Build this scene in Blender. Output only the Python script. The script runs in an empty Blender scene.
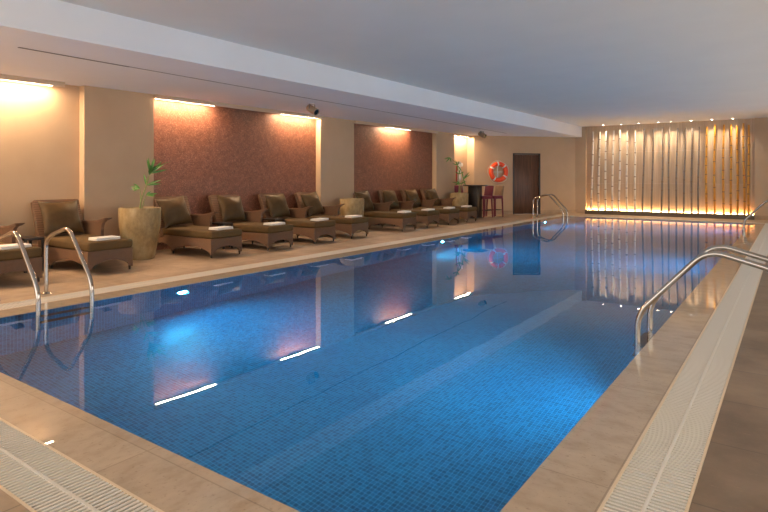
import bpy, bmesh, math, random
from mathutils import Vector, Matrix
random.seed(4)
C = bpy.context.scene.collection
PI = math.pi
V = Vector

# ------------------------------------------------------------------ materials
def mat(name, col=(.5, .5, .5), rough=.6, metal=0., spec=.5, coat=0., coat_rough=.02):
    m = bpy.data.materials.new(name); m.use_nodes = True
    p = m.node_tree.nodes['Principled BSDF']
    p.inputs['Base Color'].default_value = (*col, 1)
    p.inputs['Roughness'].default_value = rough
    p.inputs['Metallic'].default_value = metal
    p.inputs['Specular IOR Level'].default_value = spec
    p.inputs['Coat Weight'].default_value = coat
    p.inputs['Coat Roughness'].default_value = coat_rough
    return m

class N:
    """tiny node helper"""
    def __init__(s, m):
        s.t = m.node_tree; s.p = s.t.nodes.get('Principled BSDF')
    def new(s, kind, **kw):
        n = s.t.nodes.new(kind)
        for k, v in kw.items():
            if k in n.inputs.keys(): n.inputs[k].default_value = v
            else: setattr(n, k, v)
        return n
    def link(s, a, b): s.t.links.new(a, b)
    def coords(s, scale=(1, 1, 1), rot=(0, 0, 0)):
        tc = s.new('ShaderNodeTexCoord'); mp = s.new('ShaderNodeMapping')
        mp.inputs['Scale'].default_value = scale; mp.inputs['Rotation'].default_value = rot
        s.link(tc.outputs['Object'], mp.inputs['Vector']); return mp.outputs['Vector']
    def swizzle(s, vec, order):
        sp = s.new('ShaderNodeSeparateXYZ'); cb = s.new('ShaderNodeCombineXYZ')
        s.link(vec, sp.inputs[0])
        for i, c in enumerate(order): s.link(sp.outputs[c], cb.inputs[i])
        return cb.outputs[0]
    def noise(s, vec, scale, detail=4, rough=.55):
        n = s.new('ShaderNodeTexNoise'); n.inputs['Scale'].default_value = scale
        n.inputs['Detail'].default_value = detail; n.inputs['Roughness'].default_value = rough
        s.link(vec, n.inputs['Vector']); return n.outputs['Fac']
    def ramp(s, fac, stops):
        r = s.new('ShaderNodeValToRGB'); e = r.color_ramp.elements
        while len(e) < len(stops): e.new(.5)
        for el, (pos, c) in zip(e, stops): el.position = pos; el.color = (*c, 1) if len(c) == 3 else c
        s.link(fac, r.inputs['Fac']); return r.outputs['Color']
    def mix(s, a, b, fac, mode='MIX'):
        n = s.new('ShaderNodeMix', data_type='RGBA', blend_type=mode)
        for v, i in ((fac, 0), (a, 6), (b, 7)):
            if isinstance(v, (int, float)): n.inputs[i].default_value = v
            elif isinstance(v, tuple): n.inputs[i].default_value = (*v, 1)
            else: s.link(v, n.inputs[i])
        return n.outputs[2]
    def brick(s, vec, w, h, mortar, c1, c2, cm, offset=0., bias=0.):
        b = s.new('ShaderNodeTexBrick'); b.offset = offset; b.squash = 1
        b.inputs['Scale'].default_value = 1; b.inputs['Brick Width'].default_value = w; b.inputs['Row Height'].default_value = h
        b.inputs['Mortar Size'].default_value = mortar; b.inputs['Mortar Smooth'].default_value = .1; b.inputs['Bias'].default_value = bias
        for k, c in (('Color1', c1), ('Color2', c2), ('Mortar', cm)): b.inputs[k].default_value = (*c, 1)
        s.link(vec, b.inputs['Vector']); return b
    def col(s, c): s.link(c, s.p.inputs['Base Color'])
    def bump(s, h, strength, dist=.01):
        b = s.new('ShaderNodeBump'); b.inputs['Strength'].default_value = strength; b.inputs['Distance'].default_value = dist
        s.link(h, b.inputs['Height']); s.link(b.outputs[0], s.p.inputs['Normal'])

def emit(name, col, strength):
    m = bpy.data.materials.new(name); m.use_nodes = True
    t = m.node_tree; t.nodes.clear()
    e = t.nodes.new('ShaderNodeEmission'); o = t.nodes.new('ShaderNodeOutputMaterial')
    e.inputs[0].default_value = (*col, 1); e.inputs[1].default_value = strength
    t.links.new(e.outputs[0], o.inputs[0]); return m

def plaster(name, col, var=.06, rough=.8):
    m = mat(name, col, rough, spec=.25); n = N(m); v = n.coords()
    d = tuple(c * (1 - var) for c in col); l = tuple(min(1, c * (1 + var)) for c in col)
    n.col(n.ramp(n.noise(v, 1.3, 5), [(.3, d), (.7, l)])); n.bump(n.noise(v, 160, 2), .08, .002); return m

M = {}
M['wall'] = plaster('beige wall paint', (.54, .385, .25))
M['ceil'] = plaster('white paint warmed against pool blue', (.79, .75, .69), .02, .9)  # warm tint put into the white to offset blue light from the pool
M['soffit'] = plaster('white paint cooled against warm bounce', (.84, .85, .87), .02, .9)  # same white paint as the ceiling, cooled to offset the warm bounce light

def stone(name, c1, c2, cm, w, h, mortar, wet=0., rough=.55, offset=0., vein=(.35, .22, .13), veins=.5, order=None):
    m = mat(name, c1, rough, spec=.4, coat=wet, coat_rough=.0); n = N(m); v = n.coords()
    vv = n.swizzle(v, order) if order else v
    b = n.brick(vv, w, h, mortar, c1, c2, cm, offset)
    cl = n.noise(v, 1.7, 7, .65)
    c = n.mix(b.outputs['Color'], n.ramp(cl, [(.32, (.66, .62, .58)), (.68, (1.2, 1.18, 1.15))]), 1., 'MULTIPLY')
    st = n.noise(n.swizzle(n.coords((1, 1, 1)), order) if order else n.coords((3, 14, 3)), 3.2 if not order else 9, 8, .7)
    pit = n.ramp(st, [(.60, (0, 0, 0)), (.70, (1, 1, 1))])
    fm = n.new('ShaderNodeMath', operation='MULTIPLY'); n.link(pit, fm.inputs[0]); fm.inputs[1].default_value = veins
    c = n.mix(c, vein, fm.outputs[0])
    n.col(c)
    n.bump(n.noise(v, 40, 4), .15, .002)
    if wet:
        p = n.p; p.inputs['Coat IOR'].default_value = 1.33
        cn = n.new('ShaderNodeBump'); cn.inputs['Strength'].default_value = .03; cn.inputs['Distance'].default_value = .004
        n.link(n.noise(v, 5, 2), cn.inputs['Height']); n.link(cn.outputs[0], p.inputs['Coat Normal'])
    return m
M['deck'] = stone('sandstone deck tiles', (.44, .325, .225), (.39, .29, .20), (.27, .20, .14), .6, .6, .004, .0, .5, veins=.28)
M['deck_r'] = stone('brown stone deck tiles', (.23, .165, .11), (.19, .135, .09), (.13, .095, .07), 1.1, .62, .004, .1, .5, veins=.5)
def trav(name, coords_scale, w, h):
    m = mat(name, (.55, .42, .3), .5, spec=.4, coat=1., coat_rough=.0); n = N(m); v = n.coords()
    b = n.brick(v, w, h, .003, (.47, .36, .245), (.43, .325, .22), (.31, .23, .155))
    band = n.noise(n.coords(coords_scale), 2.2, 7, .62)
    c = n.mix(b.outputs['Color'], n.ramp(band, [(.30, (.80, .76, .72)), (.5, (1, 1, 1)), (.72, (1.12, 1.11, 1.09))]), 1., 'MULTIPLY')
    pit = n.ramp(n.noise(n.coords(tuple(s * 3.2 for s in coords_scale)), 4.2, 6, .75), [(.585, (0, 0, 0)), (.65, (1, 1, 1))])
    fm = n.new('ShaderNodeMath', operation='MULTIPLY'); n.link(pit, fm.inputs[0]); fm.inputs[1].default_value = .75
    n.col(n.mix(c, (.2, .125, .075), fm.outputs[0]))
    p = n.p; p.inputs['Coat IOR'].default_value = 1.33
    cn = n.new('ShaderNodeBump'); cn.inputs['Strength'].default_value = .05; cn.inputs['Distance'].default_value = .003
    n.link(n.noise(v, 4, 2), cn.inputs['Height']); n.link(cn.outputs[0], p.inputs['Coat Normal'])
    return m
M['coping_y'] = trav('wet travertine long sides', (2.6, 5., 1), .3, 1.2)
M['coping_x'] = trav('wet travertine short sides', (5., 2.6, 1), 1.2, .3)
M['plinth_tile'] = stone('skirting stone', (.50, .36, .235), (.47, .34, .22), (.36, .26, .17), .6, .6, .0, .0, .5, veins=.1)

# copper mosaic
m = mat('copper mosaic', (.22, .09, .055), .45, .1); n = N(m); v = n.coords()
vo = n.new('ShaderNodeTexVoronoi'); vo.inputs['Scale'].default_value = 80; n.link(v, vo.inputs['Vector'])
sp = n.new('ShaderNodeSeparateColor'); n.link(vo.outputs['Color'], sp.inputs[0])
c = n.ramp(sp.outputs[0], [(0, (.165, .060, .033)), (.5, (.235, .088, .049)), (.9, (.29, .113, .064)), (1, (.40, .19, .12))])
c = n.mix(c, n.ramp(n.noise(v, 9, 3), [(.3, (.8, .8, .8)), (.7, (1.12, 1.12, 1.12))]), 1., 'MULTIPLY')
n.col(c); n.bump(vo.outputs['Distance'], .2, .003); M['mosaic'] = m

# pool mosaic (three orientations)
def pooltile(name, order, ribs=False):
    m = mat(name, (.1, .3, .5), .3, spec=.2); n = N(m); v = n.coords()
    vv = n.swizzle(v, order) if order else v
    b = n.brick(vv, .03, .03, .0016, (.004, .075, .125), (.012, .155, .235), (.055, .29, .40))
    c = b.outputs['Color']
    c = n.mix(c, n.ramp(n.noise(v, .9, 4), [(.3, (.82, .85, .88)), (.7, (1.12, 1.1, 1.08))]), 1., 'MULTIPLY')
    n.col(c); return m
M['pool_floor'] = pooltile('pool mosaic floor', None)
M['pool_wx'] = pooltile('pool mosaic long walls', (1, 2, 0))
M['pool_wy'] = pooltile('pool mosaic short walls', (0, 2, 1))

# water
m = bpy.data.materials.new('pool water'); m.use_nodes = True; n = N(m); p = n.p
p.inputs['Base Color'].default_value = (.93, .98, 1, 1); p.inputs['Roughness'].default_value = 0
p.inputs['IOR'].default_value = 1.333; p.inputs['Transmission Weight'].default_value = 1
n.bump(n.noise(n.coords((1, 1, 1)), 1.6, 2, .4), .018, .05); M['water'] = m

def wicker(name, c1, c2):
    m = mat(name, c1, .55, spec=.35); n = N(m); v = n.coords()
    outs = []
    for axis in ('X', 'Z', 'Y'):
        w = n.new('ShaderNodeTexWave', wave_type='BANDS', bands_direction=axis)
        w.inputs['Scale'].default_value = 26; w.inputs['Distortion'].default_value = .6; n.link(v, w.inputs['Vector']); outs.append(w.outputs['Fac'])
    a = n.mix(outs[0], outs[1], .5); a = n.mix(a, outs[2], .33)
    dark = tuple(x * .45 for x in c1)
    n.col(n.ramp(a, [(.25, dark), (.5, c1), (.75, c2)])); n.bump(a, .5, .006); return m
M['wicker'] = wicker('brown woven wicker', (.185, .098, .055), (.27, .155, .092))
M['foot'] = mat('dark chair foot', (.03, .02, .015), .4)
def fabric(name, col, rough=.75, sheen=.3, var=.12):
    m = mat(name, col, rough, spec=.25); n = N(m); v = n.coords()
    p = n.p; p.inputs['Sheen Weight'].default_value = sheen
    n.col(n.ramp(n.noise(v, 6, 4), [(.3, tuple(c * (1 - var) for c in col)), (.7, tuple(c * (1 + var) for c in col))]))
    n.bump(n.noise(v, 14, 3), .25, .01); return m
M['mattress'] = fabric('olive brown mattress fabric', (.108, .064, .024), .8, .0)
M['pillow'] = fabric('olive satin pillow fabric', (.076, .044, .016), .42, .0, .25)
M['towel'] = fabric('white towel', (.80, .75, .68), .9, .3, .03)
M['chrome'] = mat('polished steel', (.46, .43, .40), .13, 1.)
M['tread'] = mat('dark ladder tread', (.06, .035, .02), .5)
M['steel'] = mat('brushed steel', (.55, .53, .5), .3, 1.)
M['grate'] = mat('cream plastic grating', (.64, .60, .53), .5)
M['grate_edge'] = mat('beige grate rim', (.66, .52, .36), .5)
M['gutter'] = mat('dark gutter', (.02, .018, .016), .9)
m = mat('weathered clay planter', (.4, .3, .15), .5, spec=.4); n = N(m); v = n.coords((1, 1, .6))
n.col(n.ramp(n.noise(v, 5, 7, .65), [(.30, (.19, .125, .052)), (.48, (.33, .225, .10)), (.64, (.45, .335, .18)), (.78, (.60, .50, .36))])); n.bump(n.noise(v, 18, 4), .2, .01); M['pot'] = m
M['soil'] = plaster('dark potting soil', (.05, .035, .022), .5, 1.)
m = mat('palm leaf', (.07, .2, .035), .4); n = N(m); n.col(n.ramp(n.noise(n.coords(), 7, 3), [(.3, (.035, .12, .025)), (.7, (.13, .32, .055))])); M['leaf'] = m
M['stem'] = mat('green cane stem', (.22, .26, .07), .5)
m = mat('dark walnut', (.06, .025, .012), .35, spec=.4); n = N(m); v = n.coords((14, 14, .8))
n.col(n.ramp(n.noise(v, 2.2, 6, .6), [(.3, (.065, .024, .011)), (.55, (.11, .045, .021)), (.75, (.17, .075, .036))])); M['wood'] = m
M['dark'] = mat('near black stained wood', (.018, .010, .008), .35)
M['maroon'] = fabric('maroon upholstery', (.15, .014, .032), .5, .2)
M['taupe'] = fabric('taupe upholstery', (.26, .17, .105), .6, .2)
M['orange'] = mat('orange lifebuoy shell', (.85, .085, .02), .4)
M['white'] = mat('white plastic', (.8, .78, .74), .4)
M['rope'] = mat('white rope', (.75, .66, .55), .8)
M['red'] = mat('red enamel', (.42, .08, .06), .5)
M['spot'] = mat('bronze spotlight body', (.40, .29, .20), .5, .1)
M['black'] = mat('black lens', (.008, .008, .009), .25)
M['housing'] = mat('brown light housing', (.60, .45, .32), .6)
M['slot'] = mat('grey slot', (.16, .16, .165), .6)
m = mat('bamboo wall panel', (.42, .29, .19), .42, spec=.4); n = N(m); v = n.coords()
b = n.brick(n.swizzle(v, (0, 2, 1)), .98, 1.05, .004, (.58, .42, .285), (.53, .38, .255), (.70, .54, .40), .0)
vg = n.noise(n.coords((22, 1, .5)), 2, 5); n.col(n.mix(b.outputs['Color'], n.ramp(vg, [(.3, (.84, .84, .84)), (.7, (1.1, 1.1, 1.1))]), 1., 'MULTIPLY')); M['panel'] = m
def bamboo(name, c):
    m = mat(name, c, .4, spec=.45); n = N(m); v = n.coords((1, 1, .35))
    n.col(n.ramp(n.noise(v, 9, 4), [(.3, tuple(x * .7 for x in c)), (.7, tuple(min(1, x * 1.2) for x in c))])); return m
M['cane_pale'] = bamboo('pale birch cane', (.68, .61, .52)); M['cane_dark'] = bamboo('dark grey cane', (.19, .15, .125)); M['cane_gold'] = bamboo('golden bamboo cane', (.56, .25, .025))
M['node'] = mat('cane node', (.16, .09, .05), .6)
M['bronze'] = mat('dark bronze plinth', (.10, .075, .05), .4, .2)
WARM = (1., .71, .44)
M['led'] = emit('warm led strip', WARM, 135.)
M['led_base'] = emit('amber led strip', (1., .62, .27), 80.)
M['down'] = emit('downlight lens', (1., .86, .68), 40.)
M['blue'] = emit('blue underwater lens', (.045, .53, 1.), 2300.)

# ------------------------------------------------------------------ mesh helpers
class MB:
    def __init__(s): s.bm = bmesh.new()
    def box(s, x0, x1, y0, y1, z0, z1, bev=0., seg=2, mtx=None):
        r = bmesh.ops.create_cube(s.bm, size=1)['verts']
        for v in r: v.co = V(((x0 + x1) / 2 + v.co.x * (x1 - x0), (y0 + y1) / 2 + v.co.y * (y1 - y0), (z0 + z1) / 2 + v.co.z * (z1 - z0)))
        if bev:
            es = list({e for v in r for e in v.link_edges})
            r2 = bmesh.ops.bevel(s.bm, geom=es, offset=bev, segments=seg, affect='EDGES', profile=.5)
            r = list({v for f in r2['faces'] for v in f.verts} | {v for v in r if v.is_valid})
        if mtx is not None:
            for v in r: v.co = mtx @ v.co
        return s
    def quad(s, *pts):
        s.bm.faces.new([s.bm.verts.new(p) for p in pts]); return s
    def tube(s, pts, r, seg=12, cap=True, closed=False):
        pts = [V(p) for p in pts]; n = len(pts); rings = []; up = None
        for i, p in enumerate(pts):
            a = pts[(i - 1) % n] if (i or closed) else p; b = pts[(i + 1) % n] if (i < n - 1 or closed) else p
            t = (b - a).normalized()
            if up is None: up = V((0, 0, 1)) if abs(t.z) < .9 else V((0, 1, 0))
            u = (up - t * up.dot(t)).normalized(); w = t.cross(u); up = u
            rr = r[i] if isinstance(r, (list, tuple)) else r
            rings.append([s.bm.verts.new(p + (u * math.cos(k * 2 * PI / seg) + w * math.sin(k * 2 * PI / seg)) * rr) for k in range(seg)])
        pairs = list(zip(rings, rings[1:])) + ([(rings[-1], rings[0])] if closed else [])
        for A, B in pairs:
            for k in range(seg): s.bm.faces.new((A[k], A[(k + 1) % seg], B[(k + 1) % seg], B[k]))
        if cap and not closed: s.bm.faces.new(rings[0][::-1]); s.bm.faces.new(rings[-1])
        return s
    def lathe(s, prof, seg=40, mtx=None):
        rings = []
        for r, z in prof:
            if r < 1e-5: rings.append([s.bm.verts.new((0, 0, z))])
            else: rings.append([s.bm.verts.new((r * math.cos(k * 2 * PI / seg), r * math.sin(k * 2 * PI / seg), z)) for k in range(seg)])
        for A, B in zip(rings, rings[1:]):
            for k in range(seg):
                q = (k + 1) % seg
                f = [A[k % len(A)], A[q % len(A)], B[q % len(B)], B[k % len(B)]]
                u = []
                for x in f:
                    if x not in u: u.append(x)
                if len(u) > 2: s.bm.faces.new(u)
        if mtx is not None:
            for R in rings:
                for v in R: v.co = mtx @ v.co
        return s
    def prism(s, poly, t0, t1, plane='xz', mtx=None):
        def pt(a, b, t): return V((a, t, b)) if plane == 'xz' else V((t, a, b)) if plane == 'yz' else V((a, b, t))
        A = [s.bm.verts.new(pt(a, b, t0)) for a, b in poly]; B = [s.bm.verts.new(pt(a, b, t1)) for a, b in poly]
        s.bm.faces.new(A); s.bm.faces.new(B[::-1])
        for k in range(len(poly)):
            q = (k + 1) % len(poly); s.bm.faces.new((A[k], B[k], B[q], A[q]))
        if mtx is not None:
            for v in A + B: v.co = mtx @ v.co
        return s
    def build(s, name, m, parent=None, smooth=True, loc=None):
        bmesh.ops.recalc_face_normals(s.bm, faces=s.bm.faces[:])
        me = bpy.data.meshes.new(name); s.bm.to_mesh(me); s.bm.free()
        me.materials.append(m)
        if smooth: me.shade_smooth(); me.set_sharp_from_angle(angle=math.radians(38))
        o = bpy.data.objects.new(name, me); C.objects.link(o)
        if parent is not None: o.parent = parent
        if loc is not None: o.location = loc
        return o

def tag(o, label=None, cat=None, group=None, kind=None):
    if label: o['label'] = label
    if cat: o['category'] = cat
    if group: o['group'] = group
    if kind: o['kind'] = kind
    return o
def empty(name, loc, label, cat, group=None, rz=0):
    o = bpy.data.objects.new(name, None); C.objects.link(o); o.location = loc; o.rotation_euler = (0, 0, rz)
    o.empty_display_size = .1
    return tag(o, label, cat, group)
def struct(name, mb, m, label, cat, parent=None, smooth=False):
    o = mb.build(name, m, parent, smooth); return tag(o, label, cat, None, 'structure')
def copy_tree(o, parent=None):
    c = o.copy(); C.objects.link(c)
    if parent is not None: c.parent = parent
    for ch in list(o.children): copy_tree(ch, c)
    return c

# ------------------------------------------------------------------ dimensions
PX0, PX1, PY0, PY1 = -5.76, -.89, 1.56, 18.25        # pool
CX0, CX1, CY0, CY1 = -6.06, -.595, 1.265, 18.54      # outside of the coping
GX0, GX1, GY0, GY1 = -6.37, -.315, .975, 18.83       # outside of the gratings
YB, XR, YN = 20.12, 1.2, -3.                          # far wall face, right wall, rear edge
ZS, ZC = 2.65, 3.01                                   # soffit, ceiling
SX = -5.93
WX, KX = -8.90, -8.75                                 # back wall of bays, pillar fronts

# ------------------------------------------------------------------ setting
b = MB()
b.box(-9.4, GX0, YN, 20.5, -.12, 0); b.box(GX0, GX1, YN, GY0, -.12, 0); b.box(GX0, GX1, GY1, 20.5, -.12, 0)
fl = struct('floor', b, M['deck'], 'beige sandstone tiled deck around the pool, along the lounger wall', 'floor')
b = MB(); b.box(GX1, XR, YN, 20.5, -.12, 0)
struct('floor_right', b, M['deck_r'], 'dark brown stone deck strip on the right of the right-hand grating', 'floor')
b = MB(); b.box(GX0, CX0, GY0, GY1, -.20, -.14); b.box(CX1, GX1, GY0, GY1, -.20, -.14); b.box(CX0, CX1, GY0, CY0, -.20, -.14); b.box(CX0, CX1, CY1, GY1, -.20, -.14)
struct('floor_gutter', b, M['gutter'], 'dark overflow gutter under the white gratings', 'gutter')
def coping(name, x0, x1, y0, y1, m, label):
    b = MB(); b.box(x0, x1, y0, y1, -.14, 0); return struct(name, b, m, label, 'pool edge')
coping('trim_1', CX0, PX0, CY0, CY1, M['coping_y'], 'wet travertine coping on the lounger side of the pool')
coping('trim_2', PX1, CX1, CY0, CY1, M['coping_y'], 'wet travertine coping on the right side of the pool')
coping('trim_3', PX0, PX1, CY0, PY0, M['coping_x'], 'wet travertine coping at the near end of the pool')
coping('trim_4', PX0, PX1, PY1, CY1, M['coping_x'], 'wet travertine coping at the far end before the cane wall')
DEPTH = -1.25
basin = MB().box(PX0 - .2, PX1 + .2, PY0 - .2, PY1 + .2, DEPTH - .1, DEPTH).build('pool_floor', M['pool_floor'], None, False)
tag(basin, 'blue mosaic floor of the swimming pool under the water', 'pool floor', None, 'structure')
b = MB(); b.box(PX0 - .2, PX0, PY0, PY1, DEPTH, -.14); b.box(PX1, PX1 + .2, PY0, PY1, DEPTH, -.14)
b.box(PX0 - .004, PX0 + .002, PY0, PY1, -.14, -.012); b.box(PX1 - .002, PX1 + .004, PY0, PY1, -.14, -.012)
struct('pool_wall_long', b, M['pool_wx'], 'blue mosaic long side walls of the pool', 'pool wall')
b = MB(); b.box(PX0, PX1, PY0 - .2, PY0, DEPTH, -.14); b.box(PX0, PX1, PY1, PY1 + .2, DEPTH, -.14)
b.box(PX0, PX1, PY0 - .004, PY0 + .002, -.14, -.012); b.box(PX0, PX1, PY1 - .002, PY1 + .004, -.14, -.012)
struct('pool_wall_short', b, M['pool_wy'], 'blue mosaic end walls of the pool', 'pool wall')
b = MB(); b.quad((PX0, PY0, -.004), (PX1, PY0, -.004), (PX1, PY1, -.004), (PX0, PY1, -.004))
tag(b.build('pool_water', M['water'], None, False), 'still clear blue water filling the swimming pool', 'water', None, 'stuff')

b = MB(); b.box(SX, XR, YN, 20.5, ZC, ZC + .1)
struct('ceiling', b, M['ceil'], 'plain white raised ceiling over the pool', 'ceiling')
b = MB(); b.box(-9.4, SX, YN, 20.14, ZS, ZC + .1)
struct('ceiling_soffit', b, M['soffit'], 'lowered white ceiling bulkhead over the loungers', 'ceiling')

A = V((-8.63, 17.27)); B = V((-6.16, YB))
b = MB()
b.box(WX - .2, WX, YN, 4.6, 0, ZS); b.box(WX - .2, WX, 16.0, 17.6, 0, ZS)
struct('wall_left', b, M['wall'], 'beige painted wall behind the left loungers and in the far niche', 'wall')
for i, (y0, y1, lab) in enumerate(((4.43, 5.59, 'beige pillar behind the potted palm'), (9.78, 11.0, 'beige pillar between the two copper mosaic walls, behind the bare planter'),
                                    (15.0, 16.13, 'beige pillar beside the far niche, behind the small plant'))):
    struct('pillar', MB().box(WX - .15, KX, y0, y1, 0, ZS), M['wall'], lab, 'pillar')
struct('wall_niche', MB().prism([(WX - .01, 17.275), (A.x, A.y), (A.x - .2, A.y + .25), (WX - .01, 17.55)], 0, ZS, 'xy'), M['wall'], 'bright beige niche side beside the bar table', 'wall')
struct('wall_mosaic', MB().box(WX - .2, WX, 5.58, 9.80, 0, ZS), M['mosaic'], 'copper mosaic wall behind the loungers right of the potted palm', 'wall')
struct('wall_mosaic', MB().box(WX - .2, WX, 10.98, 15.02, 0, ZS), M['mosaic'], 'copper mosaic wall nearer the lifebuoy, right of the bare planter', 'wall')
# skewed door wall
D = (B - A); Ln = D.length; ang = math.atan2(D.y, D.x)
wallm = Matrix.Translation((A.x, A.y, 0)) @ Matrix.Rotation(ang, 4, 'Z')       # local x along the wall, -y towards the room
def sd(px, py): d = V((px, py)) - A; return d.dot(D.normalized())
d0, d1 = sd(-7.681, 18.365), sd(-7.069, 19.07); DH = 2.03
b = MB()
for args in ((0, d0, 0, ZC), (d1, Ln + .02, 0, ZC), (d0, d1, DH, ZC)): b.box(args[0], args[1], 0, .2, args[2], args[3], mtx=wallm)
struct('wall_door', b, M['wall'], 'angled beige wall with the lifebuoy and the brown door', 'wall')
b = MB(); b.box(B.x - .02, -5.80, YB, 20.4, 0, ZC); b.box(-.90, XR, YB, 20.4, 0, ZC)
struct('wall_far', b, M['wall'], 'beige end wall on both sides of the lit cane panel', 'wall')
struct('wall_panel', MB().box(-5.80, -.90, YB + .12, 20.4, 0, ZC), M['panel'], 'brown panelled end wall behind the row of canes', 'wall')
b = MB(); b.box(XR, XR + .2, YN, 20.4, 0, .45); b.box(XR, XR + .2, YN, 20.4, 1.85, ZC)  # unseen right wall; its openings are added to let the fill light in
for k in range(7): b.box(XR, XR + .2, -.2 + k * 3.05 - .15, -.2 + k * 3.05 + .15, .45, 1.85)
b.box(XR, XR + .2, YN, -.35, .45, 1.85); b.box(XR, XR + .2, 18.25, 20.4, .45, 1.85)
struct('wall_right', b, M['wall'], 'beige wall on the right outside the picture, openings added for fill light', 'wall')
b = MB()
b.box(0, d0 - .05, -.015, 0, 0, .13, mtx=wallm); b.box(d1 + .05, Ln, -.015, 0, 0, .13, mtx=wallm)
struct('baseboard_door', b, M['plinth_tile'], 'stone skirting at the foot of the angled door wall', 'skirting')
b = MB(); b.box(B.x, -5.80, YB - .015, YB, 0, .13); b.box(-.90, XR, YB - .015, YB, 0, .13)
struct('baseboard_far', b, M['plinth_tile'], 'stone skirting at the foot of the end wall', 'skirting')
# door
dr = bpy.data.objects.new('door_1', None); C.objects.link(dr); dr.location = (A.x, A.y, 0); dr.rotation_euler = (0, 0, ang)
tag(dr, 'dark brown wooden door right of the orange lifebuoy', 'door', None, 'structure')
b = MB(); b.box(d0 - .045, d0, -.02, .06, 0, DH + .045); b.box(d1, d1 + .045, -.02, .06, 0, DH + .045); b.box(d0, d1, -.02, .06, DH, DH + .045)
b.build('door_frame', M['dark'], dr)
b = MB().box(d0 + .004, d1 - .004, .02, .065, .006, DH - .004, .004)
lf = b.build('door_leaf', M['wood'], dr)

# ------------------------------------------------------------------ gratings
def grating(x0, x1, y0, y1, along, label):
    t = empty('drain_grating', ((x0 + x1) / 2, (y0 + y1) / 2, 0), label, 'grating', 'white overflow gratings round the pool')
    cx, cy = (x0 + x1) / 2, (y0 + y1) / 2; hx, hy = (x1 - x0) / 2 - .001, (y1 - y0) / 2 - .001
    e = .012; z0, z1 = -.03, .001
    b = MB(); b.box(-hx, -hx + e, -hy, hy, z0, z1); b.box(hx - e, hx, -hy, hy, z0, z1); b.box(-hx + e, hx - e, -hy, -hy + e, z0, z1); b.box(-hx + e, hx - e, hy - e, hy, z0, z1)
    b.build('rim', M['grate_edge'], t, False)
    b = MB(); pitch, w = .025, .013
    if along == 'y':
        k = -hy + e + .012
        while k < hy - e - .004: b.box(-hx + e, hx - e, k - w / 2, k + w / 2, -.007, -.001); k += pitch
    else:
        k = -hx + e + .012
        while k < hx - e - .004: b.box(k - w / 2, k + w / 2, -hy + e, hy - e, -.007, -.001); k += pitch
    b.build('slats', M['grate'], t, False)
    b = MB()
    if along == 'y': b.box(-.007, .007, -hy + e, hy - e, -.024, .0005)
    else: b.box(-hx + e, hx - e, -.007, .007, -.024, .0005)
    b.build('spine', M['grate'], t, False)
grating(CX1, GX1, GY0, GY1, 'y', 'long white slatted drain grating along the right side of the pool')
grating(GX0, CX0, GY0, GY1, 'y', 'pale drain grating on the lounger side of the pool')
grating(CX0, CX1, GY0, CY0, 'x', 'white slatted drain grating in the near left corner of the picture')
grating(CX0, CX1, CY1, GY1, 'x', 'pale drain grating at the far end before the cane wall')

# ------------------------------------------------------------------ ceiling fittings
def led_housing(y0, y1, leds, label, grp='warm light coves above the lounger wall'):
    t = empty('cove_light', (WX + .12, (y0 + y1) / 2, ZS), label, 'light', grp)
    cy = (y0 + y1) / 2; h = (y1 - y0) / 2
    b = MB(); b.box(-.03, .085, -h, h, -.060, 0); b.box(.075, .085, -h, h, -.075, -.060); b.build('housing', M['housing'], t, False)
    for (a, c) in leds: MB().box(.0, .06, a - cy, c - cy, -.0645, -.0601).build('led_strip', M['led'], t, False)
led_housing(-2.5, 4.12, [(-2.4, 3.98)], 'brown linear wall light above the left loungers, nearest the camera')
led_housing(5.60, 9.77, [(5.64, 6.86), (8.55, 9.72)], 'brown linear wall light above the mosaic wall right of the potted palm')
led_housing(11.01, 14.99, [(12.35, 13.6)], 'brown linear wall light above the mosaic wall nearer the lifebuoy')
led_housing(16.14, 17.26, [(16.2, 17.18)], 'linear wall light in the far niche above the small plant')
a0, a1 = V((-6.76, 2.72, ZS)), V((-7.36, 17.0, ZS)); d = a1 - a0
t = empty('air_slot', (a0 + a1) / 2, 'long dark slot running along the lowered ceiling', 'air slot', None, math.atan2(d.y, d.x))
MB().box(-d.length / 2, d.length / 2, -.011, .011, -.003, 0).build('slot', M['slot'], t, False)
MB().box(-d.length / 2, -d.length / 2 + 1.3, -.02, .02, -.005, -.003).build('diffuser', M['slot'], t, False)
def spotlight(loc, yaw, label):
    t = empty('ceiling_spotlight', loc, label, 'spotlight', 'bronze ceiling spotlights')
    t.rotation_euler = (0, 0, yaw)
    MB().lathe([(0, 0), (.05, 0), (.05, -.012), (0, -.012)], 20).build('base', M['white'], t)
    b = MB(); b.box(-.01, .01, -.078, -.072, -.10, -.006); b.box(-.01, .01, .072, .078, -.10, -.006); b.box(-.01, .01, -.078, .078, -.02, -.012); b.build('bracket', M['slot'], t)
    mt = Matrix.Translation((0, 0, -.11)) @ Matrix.Rotation(math.radians(118), 4, 'Y')
    MB().lathe([(0, -.11), (.055, -.11), (.066, -.09), (.07, .02), (.07, .13), (.06, .13), (.058, .118), (0, .118)], 28, mt).build('body', M['spot'], t)
    MB().lathe([(0, .119), (.057, .119), (.057, .122), (0, .122)], 28, mt).build('lens', M['black'], t)
spotlight((-7.42, 8.05, ZS), math.radians(0), 'bronze ceiling spotlight near the first copper mosaic wall')
spotlight((-7.6, 15.74, ZS), math.radians(-5), 'bronze ceiling spotlight in front of the lifebuoy wall')

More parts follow.
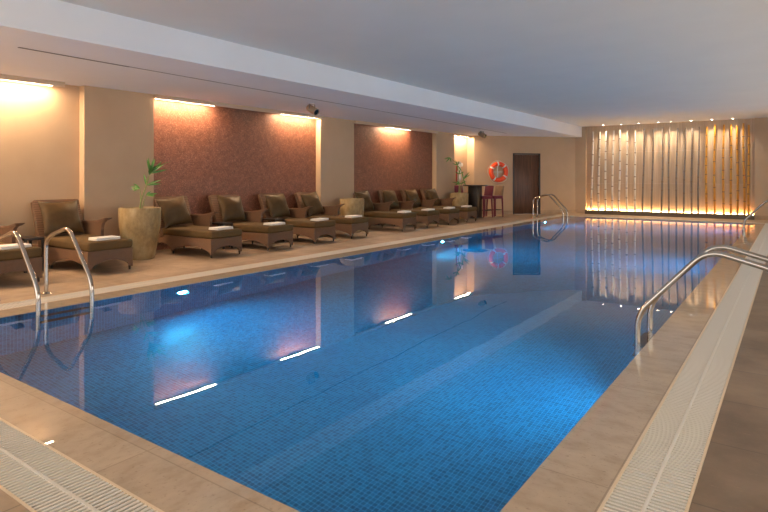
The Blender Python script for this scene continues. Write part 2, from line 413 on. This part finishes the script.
# ------------------------------------------------------------------ cane wall
import builtins
F_, HY, H_ = 572., 177.5, 1.25; YAW = math.atan2(408, 572)
FX, FY, RX, RY = -math.sin(YAW), math.cos(YAW), math.cos(YAW), math.sin(YAW)
def x_at(u, y):
    a = (u - 384) / F_; dx, dy = FX + a * RX, FY + a * RY; return dx * y / dy
tops = [593, 599.6, 606.2, 613.5, 620.1, 627.3, 634.9, 643.9, 653.2, 662.7, 669.3, 677.3, 685.4, 692.2, 699, 706.6, 714.8, 723.7, 730.9, 737.4, 743.7, 748.5]
bots = [591.5, 598.6, 605.1, 612.2, 618.9, 626.7, 635.2, 642.7, 651.7, 661.7, 668.5, 676.2, 683.9, 691.4, 698.3, 706.4, 714.4, 723.3, 731.2, 737.4, 744.2, 748.9]
KINDS = ['pale'] * 7 + ['dark'] * 8 + ['gold'] * 7
ORD = ['first', 'second', 'third', 'fourth', 'fifth', 'sixth', 'seventh', 'eighth']
words = {'pale': 'pale whitish cane', 'dark': 'dark grey brown cane', 'gold': 'golden yellow bamboo cane'}
cnt = {'pale': 0, 'dark': 0, 'gold': 0}; YP = YB + .035
for i, (ut, ub) in enumerate(zip(tops, bots)):
    k = KINDS[i]; j = cnt[k]; cnt[k] += 1
    xt, xb = x_at(ut, YP), x_at(ub, YP); zt = 2.84 + random.uniform(-.03, .04); zb = .131; r = .031 if k != 'dark' else .027
    side = 'from the left end of the end wall' if k == 'pale' else 'from the left among the dark canes mid wall' if k == 'dark' else 'from the left among the golden canes at the right'
    t = empty('wall_cane', (xb, YP, zb), '%s standing %s %s' % (words[k], ORD[j], side), 'cane', 'canes standing along the end wall')
    nn = random.randint(7, 9); path = []; ph = random.uniform(0, 6)
    zs = [q / 24 for q in range(25)]
    pos = lambda q: V(((xt - xb) * q + .010 * math.sin(q * 5 + ph), .006 * math.sin(q * 4 + ph), (zt - zb) * q))
    MB().tube([pos(q) for q in zs], [r * (1.05 - .2 * q) for q in zs], 12).build('cane', M['cane_' + k], t)
    for q in range(1, nn):
        b = MB(); f = (q + random.uniform(-.15, .15)) / nn; p0 = pos(f); rr = r * (1.05 - .2 * f)
        b.tube([p0 + V((0, 0, -.013)), p0, p0 + V((0, 0, .013))], [rr * 1.0, rr * 1.13, rr * 1.0], 12, False)
        b.build('node', M['node'], t)
struct('trim_5', MB().box(-5.80, -.90, YB - .10, YB + .12, 0, .13).box(-5.80, -.90, YB - .10, YB - .085, .13, .15), M['bronze'], 'dark plinth ledge below the canes', 'plinth')
t = empty('plinth_light', (-3.35, YB + .06, .131), 'glowing amber light strip along the foot of the canes', 'light')
MB().box(-2.42, 2.42, .022, .05, 0, .012).build('led_strip', M['led_base'], t, False)
for i, u in enumerate([603, 621, 638.5, 658, 671, 691, 712, 733]):
    yd = YB - .19; x = x_at(u, yd)
    t = empty('downlight', (x, yd, ZC), 'small recessed ceiling downlight before the cane wall, %s from the left' % ORD[i], 'downlight', 'recessed downlights over the cane wall')
    MB().lathe([(.03, .0), (.045, .0), (.045, -.006), (.03, -.006), (.03, 0)], 20).build('bezel', M['white'], t)
    MB().lathe([(0, -.001), (.0299, -.001), (.0299, -.004), (0, -.004)], 16).build('lens', M['down'], t)
    L = bpy.data.lights.new('downlight beam', 'SPOT'); L.energy = 56; L.color = (1., .82, .60); L.spot_size = math.radians(104); L.spot_blend = 1.; L.shadow_soft_size = .025
    o = bpy.data.objects.new('downlight_beam', L); C.objects.link(o); o.parent = t; o.location = (0, 0, -.012)
    o.rotation_euler = (math.radians(6), 0, 0)

# ------------------------------------------------------------------ loungers
def arch(pts0, spans, ztop, zarch, zfoot):
    """bottom outline with arches between feet; pts0..: list of (start,end) spans along one axis"""
    poly = []
    for (a, c) in spans:
        poly.append((a, zfoot))
        for k in range(1, 12):
            f = k / 12; s = math.sin(PI * f); poly.append((a + (c - a) * f, zfoot + (zarch - zfoot) * (s ** .55)))
        poly.append((c, zfoot))
    return poly + [(spans[-1][1], ztop), (spans[0][0], ztop)]
LW = .31
def make_lounger():
    t = empty('chaise_lounger', (0, 0, 0), '', 'lounger', 'wicker chaise loungers along the left wall')
    b = MB(); zt = .295; zf = .045
    side = arch(None, [(-.80, -.30), (-.265, .70)], zt, .165, zf)
    for y in (-LW, LW - .03): b.prism(side, y, y + .03, 'xz')
    fr = arch(None, [(-LW + .03, LW - .03)], zt, .165, zf)
    b.prism(fr, .67, .70, 'yz'); b.prism(fr, -.80, -.77, 'yz')
    b.box(-.79, .69, -LW + .01, LW - .01, zt - .03, zt)
    b.build('base', M['wicker'], t)
    for x in (.672, -.283, -.772):
        for y in (-LW + .028, LW - .028):
            MB().lathe([(0, 0), (.012, 0), (.017, .055), (0, .055)], 10, Matrix.Translation((x, y, 0))).build('foot', M['foot'], t)
    b = MB().box(-.57, .715, -LW - .004, LW + .004, zt, .415, .035, 4)
    b.build('mattress', M['mattress'], t)
    # backrest: slab with rounded top corners, leaning back
    w = .325; hgt = .69; poly = [(-w, 0), (w, 0)]
    for cxs, s in ((w, 1), (-w, -1)):
        arc = [(cxs - s * .03 + s * .03 * math.cos(a), hgt - .03 + .03 * math.sin(a)) for a in [k * PI / 16 for k in range(9)]]
        poly += arc if s == 1 else arc[::-1]
    mt = Matrix.Translation((-.535, 0, .27)) @ Matrix.Rotation(math.radians(-21), 4, 'Y')
    b = MB().prism(poly, -.035, .035, 'yz', mt); b.build('backrest', M['wicker'], t)
    # one rolled arm on the far side
    prof = [(-.60, .26), (-.68, .50), (-.70, .575), (-.40, .585), (-.2, .605), (-.08, .63), (.0, .655), (-.02, .625), (-.07, .595), (-.10, .54), (-.11, .46), (-.11, .26)]
    b = MB().prism(prof, LW + .0055, LW + .05, 'xz')
    top = [(-.70, .575), (-.40, .585), (-.2, .605), (-.08, .63), (.0, .655), (.008, .668), (-.08, .652), (-.2, .628), (-.40, .608), (-.71, .598)]
    b.prism(top, LW - .005, LW + .11, 'xz')
    b.build('arm', M['wicker'], t)
    return t
def pillow_mesh(w, h, th, n=18):
    bm = bmesh.new(); top = {}; bot = {}
    for i in range(n + 1):
        for j in range(n + 1):
            a, c = i / n * 2 - 1, j / n * 2 - 1
            pin = 1 - .09 * (1 - abs(c) ** 2.2) * abs(a) ** 3; pin2 = 1 - .09 * (1 - abs(a) ** 2.2) * abs(c) ** 3
            x, y = a * w / 2 * pin, c * h / 2 * pin2
            z = th / 2 * max(0, (1 - abs(a) ** 2.6)) ** .55 * max(0, (1 - abs(c) ** 2.6)) ** .55 + .004
            z *= 1 + .06 * math.sin(5 * a + 3 * c) + .05 * math.sin(7 * c - 2 * a)
            top[i, j] = bm.verts.new((x, y, z)); bot[i, j] = bm.verts.new((x, y, -z))
    for i in range(n):
        for j in range(n):
            bm.faces.new((top[i, j], top[i + 1, j], top[i + 1, j + 1], top[i, j + 1])); bm.faces.new((bot[i, j], bot[i, j + 1], bot[i + 1, j + 1], bot[i + 1, j]))
    for k in range(n):
        for (p, q) in (((k, 0), (k + 1, 0)), ((n, k), (n, k + 1)), ((k + 1, n), (k, n)), ((0, k + 1), (0, k))):
            bm.faces.new((top[q], top[p], bot[p], bot[q]))
    mb = MB(); mb.bm.free(); mb.bm = bm; return mb
def make_towel():
    t = empty('folded_towel', (0, 0, 0), '', 'towel', 'white folded towels on the loungers')
    b = MB()
    b.box(-.105, .105, -.17, .17, 0, .02, .009, 3); b.box(-.102, .104, -.168, .166, .018, .04, .01, 3)
    b.build('cloth', M['towel'], t); return t

spots = [  # front centre x, y, rot, pillow (dy, roll), wording
    (-7.33, 2.90, 1, -.03, 3, 'cut off by the picture edge, behind the left ladder'),
    (-7.33, 4.06, 1, -.03, 0, 'in front of the plain beige wall, just left of the potted palm'),
    (-7.31, 5.95, 1, -.08, 6, 'just right of the potted palm, first before the first mosaic wall'),
    (-7.26, 7.08, 2.5, .0, -3, 'second to the right of the potted palm'),
    (-7.29, 8.28, 1, -.03, 2, 'third to the right of the potted palm'),
    (-7.31, 9.40, 4, -.03, 7, 'right beside the bare planter, fourth to the right of the potted palm'),
    (-7.33, 11.32, 1, -.12, 3, 'just beyond the bare planter, first before the second mosaic wall'),
    (-7.33, 12.42, 2, -.06, -3, 'second beyond the bare planter'),
    (-7.33, 13.50, 2, -.05, 3, 'third beyond the bare planter'),
    (-7.33, 14.55, 2, -.02, 4, 'fourth beyond the bare planter, nearest the bar table'),
]
proto = make_lounger(); ptow = make_towel()
ppil = pillow_mesh(.56, .52, .19).build('throw_pillow', M['pillow'])
used = False
for i, (x, y, rz, pdy, proll, words_) in enumerate(spots):
    R = math.radians(rz)
    lo = proto if i == 0 else copy_tree(proto)
    fx = V((math.cos(R), math.sin(R), 0)); fy = V((-math.sin(R), math.cos(R), 0))
    c = V((x, y, 0)) - fx * .70
    lo.location = c; lo.rotation_euler = (0, 0, R); lo['label'] = 'brown wicker lounger ' + words_
    pl = None if i == 0 else ppil if i == 1 else ppil.copy()      # the pillow of the cut-off lounger lies outside the picture
    if i > 1: C.objects.link(pl)
    short = words_.replace('in front of the plain beige wall, ', '').replace(', first before the first mosaic wall', '').replace(', fourth to the right of the potted palm', '').replace(', first before the second mosaic wall', '').replace(', behind the left ladder', '')
    if pl: tag(pl, 'olive satin pillow on the lounger ' + short, 'pillow', 'olive pillows on the loungers')
    mt = Matrix.Translation(c) @ Matrix.Rotation(R, 4, 'Z') @ Matrix.Translation((-.535, pdy, .672)) @ Matrix.Rotation(math.radians(-22), 4, 'Y') @ Matrix.Rotation(math.radians(proll), 4, 'X') @ Matrix.Rotation(PI / 2, 4, 'Y') @ Matrix.Rotation(PI / 2, 4, 'Z')
    if pl: pl.matrix_world = mt
    tw = ptow if i == 0 else copy_tree(ptow)
    tag(tw, 'folded white towel on the lounger ' + short)
    p = c + fx * .52 + fy * (.04 + random.uniform(-.03, .03)); tw.location = (p.x, p.y, .4155); tw.rotation_euler = (0, 0, R + random.uniform(-.12, .12))

def side_table(x, y, w, label):
    t = empty('side_table', (x, y, 0), label, 'table', 'small dark tables between the loungers')
    h = w / 2
    MB().box(-.2, .2, -h, h, .42, .45, .005).build('tabletop', M['dark'], t)
    MB().box(-.18, .18, -h + .02, h - .02, .16, .18).build('shelf', M['dark'], t)
    for sx in (-1, 1):
        for sy in (-1, 1): MB().box(sx * .18 - .015, sx * .18 + .015, sy * (h - .02) - .015, sy * (h - .02) + .015, 0, .42).build('leg', M['dark'], t)
side_table(-8.36, 3.48, .25, 'small dark side table between the two leftmost loungers')
side_table(-8.24, 6.58, .22, 'small dark side table between the first and second loungers right of the palm')
side_table(-8.24, 7.82, .26, 'small dark side table between the second and third loungers right of the palm')

# ------------------------------------------------------------------ planters and plants
def blade(mb, p0, d, up, ln, wd, droop=.25):
    d = d.normalized(); s = d.cross(up).normalized(); up = s.cross(d).normalized(); rows = []
    for k in range(7):
        f = k / 6; w = wd * math.sin(PI * min(1, .12 + f * .88)) ** .8
        c = p0 + d * ln * f - V((0, 0, 1)) * droop * ln * f * f
        rows.append([mb.bm.verts.new(c - s * w / 2 + up * w * .18), mb.bm.verts.new(c), mb.bm.verts.new(c + s * w / 2 + up * w * .18)])
    for A_, B_ in zip(rows, rows[1:]):
        for q in range(2): mb.bm.faces.new((A_[q], A_[q + 1], B_[q + 1], B_[q]))
def frond(mb, pts, n, ln, wd, spread=.9):
    """leaflets along a rib polyline"""
    pts = [V(p) for p in pts]
    for i in range(n):
        f = (i + .5) / n * (len(pts) - 1); k = min(int(f), len(pts) - 2); p = pts[k].lerp(pts[k + 1], f - k); t = (pts[k + 1] - pts[k]).normalized()
        s = t.cross(V((0, 0, 1)));
        if s.length < .05: s = V((RX, RY, 0))
        s.normalize(); L_ = ln * (.55 + .45 * math.sin(PI * (i + .7) / n))
        for sg in (-1, 1): blade(mb, p, t * .75 + s * sg * spread + V((0, 0, random.uniform(-.05, .25))), V((0, 0, 1)), L_ * random.uniform(.85, 1.1), wd, .2)
    blade(mb, pts[-1], pts[-1] - pts[-2], V((0, 0, 1)), ln * .9, wd, .15)
def planter(loc, rt, rb, h, label, cat='planter'):
    t = empty('potted_plant' if cat == 'potted plant' else 'planter', loc, label, cat)
    MB().lathe([(0, 0), (rb * .93, 0), (rb, .02), (rb * 1.12, h * .2), (rt * .97, h * .62), (rt, h * .97), (rt - .008, h), (rt - .035, h), (rt - .045, h - .02), (rt - .05, h - .10), (0, h - .10)], 48).build('pot', M['pot'], t)
    MB().lathe([(0, h - .085), (rt * .5, h - .08), (rt - .052, h - .09), (rt - .052, h - .10), (0, h - .10)], 32).build('soil', M['soil'], t)
    return t
R3 = V((RX, RY, 0)); U3 = V((0, 0, 1)); F3 = V((FX, FY, 0))       # picture-plane directions at the plant, used only to lay out its stems
t = planter((-8.21, 5.01, 0), .305, .215, .785, 'large clay planter holding a small palm, before the first pillar', 'potted plant')
def stem(t, pts, r, name='stem', m='stem'): MB().tube(pts, [r * (1 - .5 * i / (len(pts) - 1)) for i in range(len(pts))], 8).build(name, M[m], t)
def P3(a, z, d=0): return R3 * a + U3 * z + F3 * d
stem(t, [P3(-.02, .69), P3(.02, .90), P3(.09, 1.10), P3(.14, 1.28)], .012)
stem(t, [P3(.0, .69, .03), P3(.0, .95, .03), P3(-.01, 1.08, .02)], .008)
stem(t, [P3(.03, .69, -.03), P3(.07, .88, -.03), P3(.12, .98, -.05)], .008)
b = MB(); frond(b, [P3(.14, 1.26), P3(.17, 1.34), P3(.22, 1.38), P3(.29, 1.42)], 5, .25, .028, .8)
for a, z in ((.0, 1), (.35, .9), (-.3, 1), (.8, .6), (.15, 1), (.6, .8), (1, .3)): blade(b, P3(.16, 1.31), P3(a, z, random.uniform(-.3, .3)), -F3, .27, .03, .05)
b.build('frond', M['leaf'], t)
b = MB()
for a, z, l in ((-.75, .35, .17), (-.95, .1, .15), (-.5, .6, .15), (-1, -.15, .12)): blade(b, P3(-.01, 1.08, .02), P3(a, z, random.uniform(-.3, .3)), -F3, l, .024, .25)
b.build('frond', M['leaf'], t)
b = MB()
for a, z, l in ((-.2, 1, .20), (.15, 1, .18), (.9, .4, .27), (1, .2, .22)): blade(b, P3(.10, 1.13), P3(a, z, random.uniform(-.3, .3)), -F3, l, .028, .1)
b.build('frond', M['leaf'], t)
b = MB()
for a, z, l in ((.9, .25, .17), (1, .0, .14), (.6, .6, .1)): blade(b, P3(.12, .98, -.05), P3(a, z, random.uniform(-.3, .3)), -F3, l, .03, .15)
b.build('frond', M['leaf'], t)
planter((-8.30, 10.36, 0), .285, .235, .76, 'bare clay planter without a plant, before the middle pillar')
t = planter((-8.30, 15.60, 0), .285, .235, .78, 'far clay planter with a thin arching plant, beside the bar table', 'potted plant')
stem(t, [P3(.0, .70), P3(.01, 1.0), P3(-.02, 1.3), P3(.0, 1.55), P3(-.12, 1.72), P3(-.28, 1.86), P3(-.42, 1.80)], .013)
stem(t, [P3(.03, .70), P3(.06, .98), P3(.1, 1.15), P3(.22, 1.38)], .012)
stem(t, [P3(-.02, .70), P3(.0, 1.02), P3(-.12, 1.10)], .009)
for base, leaves in ((P3(-.05, 1.62), [(-.4, 1, .2), (.3, .8, .16), (.5, -.6, .2), (.1, -1, .18), (-.6, .3, .2)]), (P3(-.28, 1.86), [(-1, -.1, .2), (-.6, -.6, .2), (.3, -1, .14)]),
                     (P3(.13, 1.2), [(.7, 1, .33), (.9, .7, .3), (-.2, 1, .3), (.3, -.8, .2)]), (P3(.05, 1.05), [(-1, .35, .3), (-.8, .7, .2), (.8, .6, .2), (-.9, 0, .2)]), (P3(.0, 1.35), [(.8, .5, .2), (-.8, .6, .18), (.2, 1, .2)])):
    b = MB()
    for a, z, l in leaves: blade(b, base, P3(a, z, random.uniform(-.4, .4)), -F3, l, .034, .12)
    b.build('frond', M['leaf'], t)

# ------------------------------------------------------------------ bar corner
t = empty('bar_table', (-8.02, 16.12, 0), 'tall dark bar table with a round top, beside the far planter', 'table')
MB().lathe([(0, .985), (.37, .985), (.385, .992), (.385, 1.013), (.38, 1.02), (0, 1.02)], 48).build('tabletop', M['dark'], t)
MB().box(-.16, .16, -.16, .16, .02, .985, .006).build('pedestal', M['dark'], t)
MB().lathe([(0, 0), (.26, 0), (.26, .018), (.2, .024), (0, .024)], 32).build('base', M['dark'], t)
def bar_stool(loc, rz, back, label):
    t = empty('bar_stool', loc, label, 'stool', 'upholstered bar stools at the tall table', rz)
    MB().box(-.19, .19, -.19, .19, .575, .675, .025, 3).build('seat', M['maroon'], t)
    mt = Matrix.Translation((-.165, 0, .67)) @ Matrix.Rotation(math.radians(-10), 4, 'Y')
    MB().box(-.025, .025, -.19, .19, -.04, .33, .02, 3, mt).build('backrest', back, t)
    for sx in (-1, 1):
        for sy in (-1, 1):
            MB().tube([(sx * .165, sy * .165, .61), (sx * .185, sy * .18, 0)], [.028, .02], 8).build('leg', M['maroon'], t)
    MB().tube([(-.175, -.172, .22), (.175, -.172, .22), (.175, .172, .22), (-.175, .172, .22)], .009, 8, closed=True).build('footrest', M['dark'], t)
bar_stool((-7.88, 16.47, 0), math.radians(246), M['maroon'], 'maroon bar stool at the tall table, nearest the camera')
bar_stool((-7.74, 16.95, 0), math.radians(246), M['taupe'], 'bar stool with a taupe back behind the maroon stool')
bar_stool((-8.58, 16.35, 0), math.radians(-20), M['maroon'], 'maroon bar stool mostly hidden behind the far planter')
# lifebuoy
cen = V((-8.077, 17.908)); s0 = sd(cen.x, cen.y)
t = empty('lifebuoy', tuple(wallm @ V((s0, -.085, 1.436))), 'orange ring lifebuoy with white bands hanging on the angled wall', 'lifebuoy', None, ang)
RR, rr = .27, .072
ring = lambda a, R_: V((R_ * math.cos(a), 0, R_ * math.sin(a)))
MB().tube([ring(k * 2 * PI / 48, RR) for k in range(48)], rr, 16, closed=True).build('ring', M['orange'], t)
for a in (98, 45, -35, -125, 152):
    a = math.radians(a); MB().tube([ring(a + q * .09, RR) for q in (-1, -.5, 0, .5, 1)], rr + .004, 16, False).build('band', M['white'], t)
pts = []
for k in range(64):
    a = k * 2 * PI / 64; pts.append(ring(a, RR + rr + .012 + .03 * abs(math.sin(a * 2.5 + .4))) + V((0, .02, 0)))
MB().tube(pts, .008, 6, closed=True).build('rope', M['rope'], t)
b = MB(); b.tube([(0, .08, .0), (0, .04, .0), (0, .02, .0)], .012, 8); b.box(-.008, .008, .065, .085, -.19, .27); b.box(-.19, .19, .065, .085, -.008, .008); b.build('bracket', M['steel'], t)
# fixture in the niche
t = empty('wall_fixture', (WX, 16.62, 1.05), 'slim white wall fixture with a round top in the niche behind the far plant', 'wall fixture')
MB().box(0, .07, -.06, .06, 0, .62, .012).build('column', M['white'], t)
MB().box(0, .05, -.115, -.10, -.05, .58).build('strip', M['red'], t)
MB().tube([(.05, .0, .64), (.05, .0, .72)], [.075, .06], 16).build('top', M['steel'], t)
MB().tube([(0, .13, .62), (.10, .13, .62)], .06, 16).build('knob', M['white'], t)
MB().tube([(.05, .10, .12), (.05, .10, .55)], .022, 10).build('tube', M['steel'], t)

# ------------------------------------------------------------------ ladders
def fillet(pts, rad=.07, seg=6):
    pts = [V(p) for p in pts]; out = [pts[0]]
    for a, p, c in zip(pts, pts[1:], pts[2:]):
        u = (a - p); w = (c - p); r = min(rad, u.length * .48, w.length * .48); A_ = p + u.normalized() * r; B_ = p + w.normalized() * r
        for k in range(seg + 1):
            f = k / seg; out.append(A_ * (1 - f) ** 2 + p * 2 * f * (1 - f) + B_ * f * f)
    return out + [pts[-1]]
def ladder(xw, y0, y1, s, label):
    """xw: x of the rails in the water; s=-1 deck on the left, +1 deck on the right"""
    t = empty('pool_ladder', (xw + s * .95, (y0 + y1) / 2, 0), label, 'ladder', 'steel pool ladders')
    ym = (y0 + y1) / 2; w = (y1 - y0) / 2
    X = lambda d: s * (d - .95)                                   # d = distance from the rail in the water towards the deck
    for sg in (-1, 1):
        y = sg * w
        prof = [(.95, 0), (.95, .56), (.84, .635), (.46, .74), (.0, .23), (.0, -.55)]
        MB().tube(fillet([(X(d), y, z) for d, z in prof], .12, 8), .021, 14).build('rail', M['chrome'], t)
        MB().lathe([(.021, 0.0005), (.05, .0005), (.05, .006), (.034, .018), (.021, .022)], 20, Matrix.Translation((X(.95), y, 0))).build('flange', M['chrome'], t)
    for z in (-.06, -.30):
        MB().box(X(0) - .04, X(0) + .04, -w + .01, w - .01, z - .015, z + .012, .006).build('step', M['tread'], t)
ladder(-5.585, 2.41, 2.90, -1, 'steel pool ladder at the left edge before the leftmost loungers')
ladder(-5.64, 17.26, 17.64, -1, 'far steel pool ladder in front of the brown door')
ladder(-.945, 4.60, 5.06, 1, 'large steel pool ladder at the right side nearest the camera')
ladder(-.92, 15.65, 16.1, 1, 'far right steel pool ladder before the golden canes')

# ------------------------------------------------------------------ underwater lamps
def lamp(x, y, s, label):
    t = empty('underwater_light', (x, y, -.38), label, 'pool light', 'blue underwater pool lights')
    mt = Matrix.Rotation(s * PI / 2, 4, 'Y')
    MB().lathe([(.062, .002), (.095, .002), (.09, .014), (.062, .018)], 28, mt).build('bezel', M['steel'], t)
    MB().lathe([(0, .004), (.061, .004), (.061, .012), (.04, .02), (0, .022)], 28, mt).build('lens', M['blue'], t)
    L = bpy.data.lights.new('underwater beam', 'SPOT'); L.energy = 60; L.color = (.04, .52, 1.); L.spot_size = math.radians(110); L.spot_blend = 1.; L.shadow_soft_size = .05
    o = bpy.data.objects.new('underwater_beam', L); C.objects.link(o); o.parent = t; o.location = (s * .05, 0, 0); o.rotation_euler = (0, -s * PI / 2, 0)
pos = ['nearest the camera', 'in the middle', 'farthest from the camera']
for i, y in enumerate((4.04, 10.1, 16.0)): lamp(PX0, y, 1, 'glowing blue underwater light on the lounger side, ' + pos[i])
for i, y in enumerate((4.55, 10.4, 16.9)): lamp(PX1, y, -1, 'glowing blue underwater light on the right side of the pool, ' + pos[i])

# ------------------------------------------------------------------ light and camera
L = bpy.data.lights.new('right fill light', 'AREA'); L.shape = 'RECTANGLE'; L.size = 18.2; L.size_y = 1.4; L.energy = 42; L.color = (1., .92, .82)  # added neutral fill behind the right wall, not a known window
o = bpy.data.objects.new('right_fill_light', L); C.objects.link(o); o.location = (XR + .24, 9., 1.15); o.rotation_euler = (PI / 2, 0, PI / 2)
w = bpy.data.worlds.new('surroundings'); bpy.context.scene.world = w; w.use_nodes = True
bg = w.node_tree.nodes['Background']; bg.inputs[0].default_value = (1., .92, .82, 1); bg.inputs[1].default_value = 1.9

cam = bpy.data.cameras.new('camera'); co = bpy.data.objects.new('camera', cam); C.objects.link(co)
co.location = (0, 0, H_); co.rotation_euler = (PI / 2, 0, YAW)
cam.sensor_width = 36; cam.sensor_fit = 'HORIZONTAL'; cam.lens = F_ / 768 * 36; cam.shift_y = (HY - 256) / 768; cam.clip_start = .05; cam.clip_end = 100
sc = bpy.context.scene; sc.camera = co
sc.view_settings.view_transform = 'Standard'; sc.view_settings.look = 'None'; sc.view_settings.exposure = .45; sc.view_settings.gamma = 1; sc.view_settings.use_curve_mapping = False
cy = sc.cycles
cy.use_denoising = True; cy.max_bounces = 10; cy.diffuse_bounces = 5; cy.glossy_bounces = 6; cy.transmission_bounces = 6
cy.caustics_refractive = True; cy.caustics_reflective = True; cy.sample_clamp_indirect = 6; cy.blur_glossy = .3
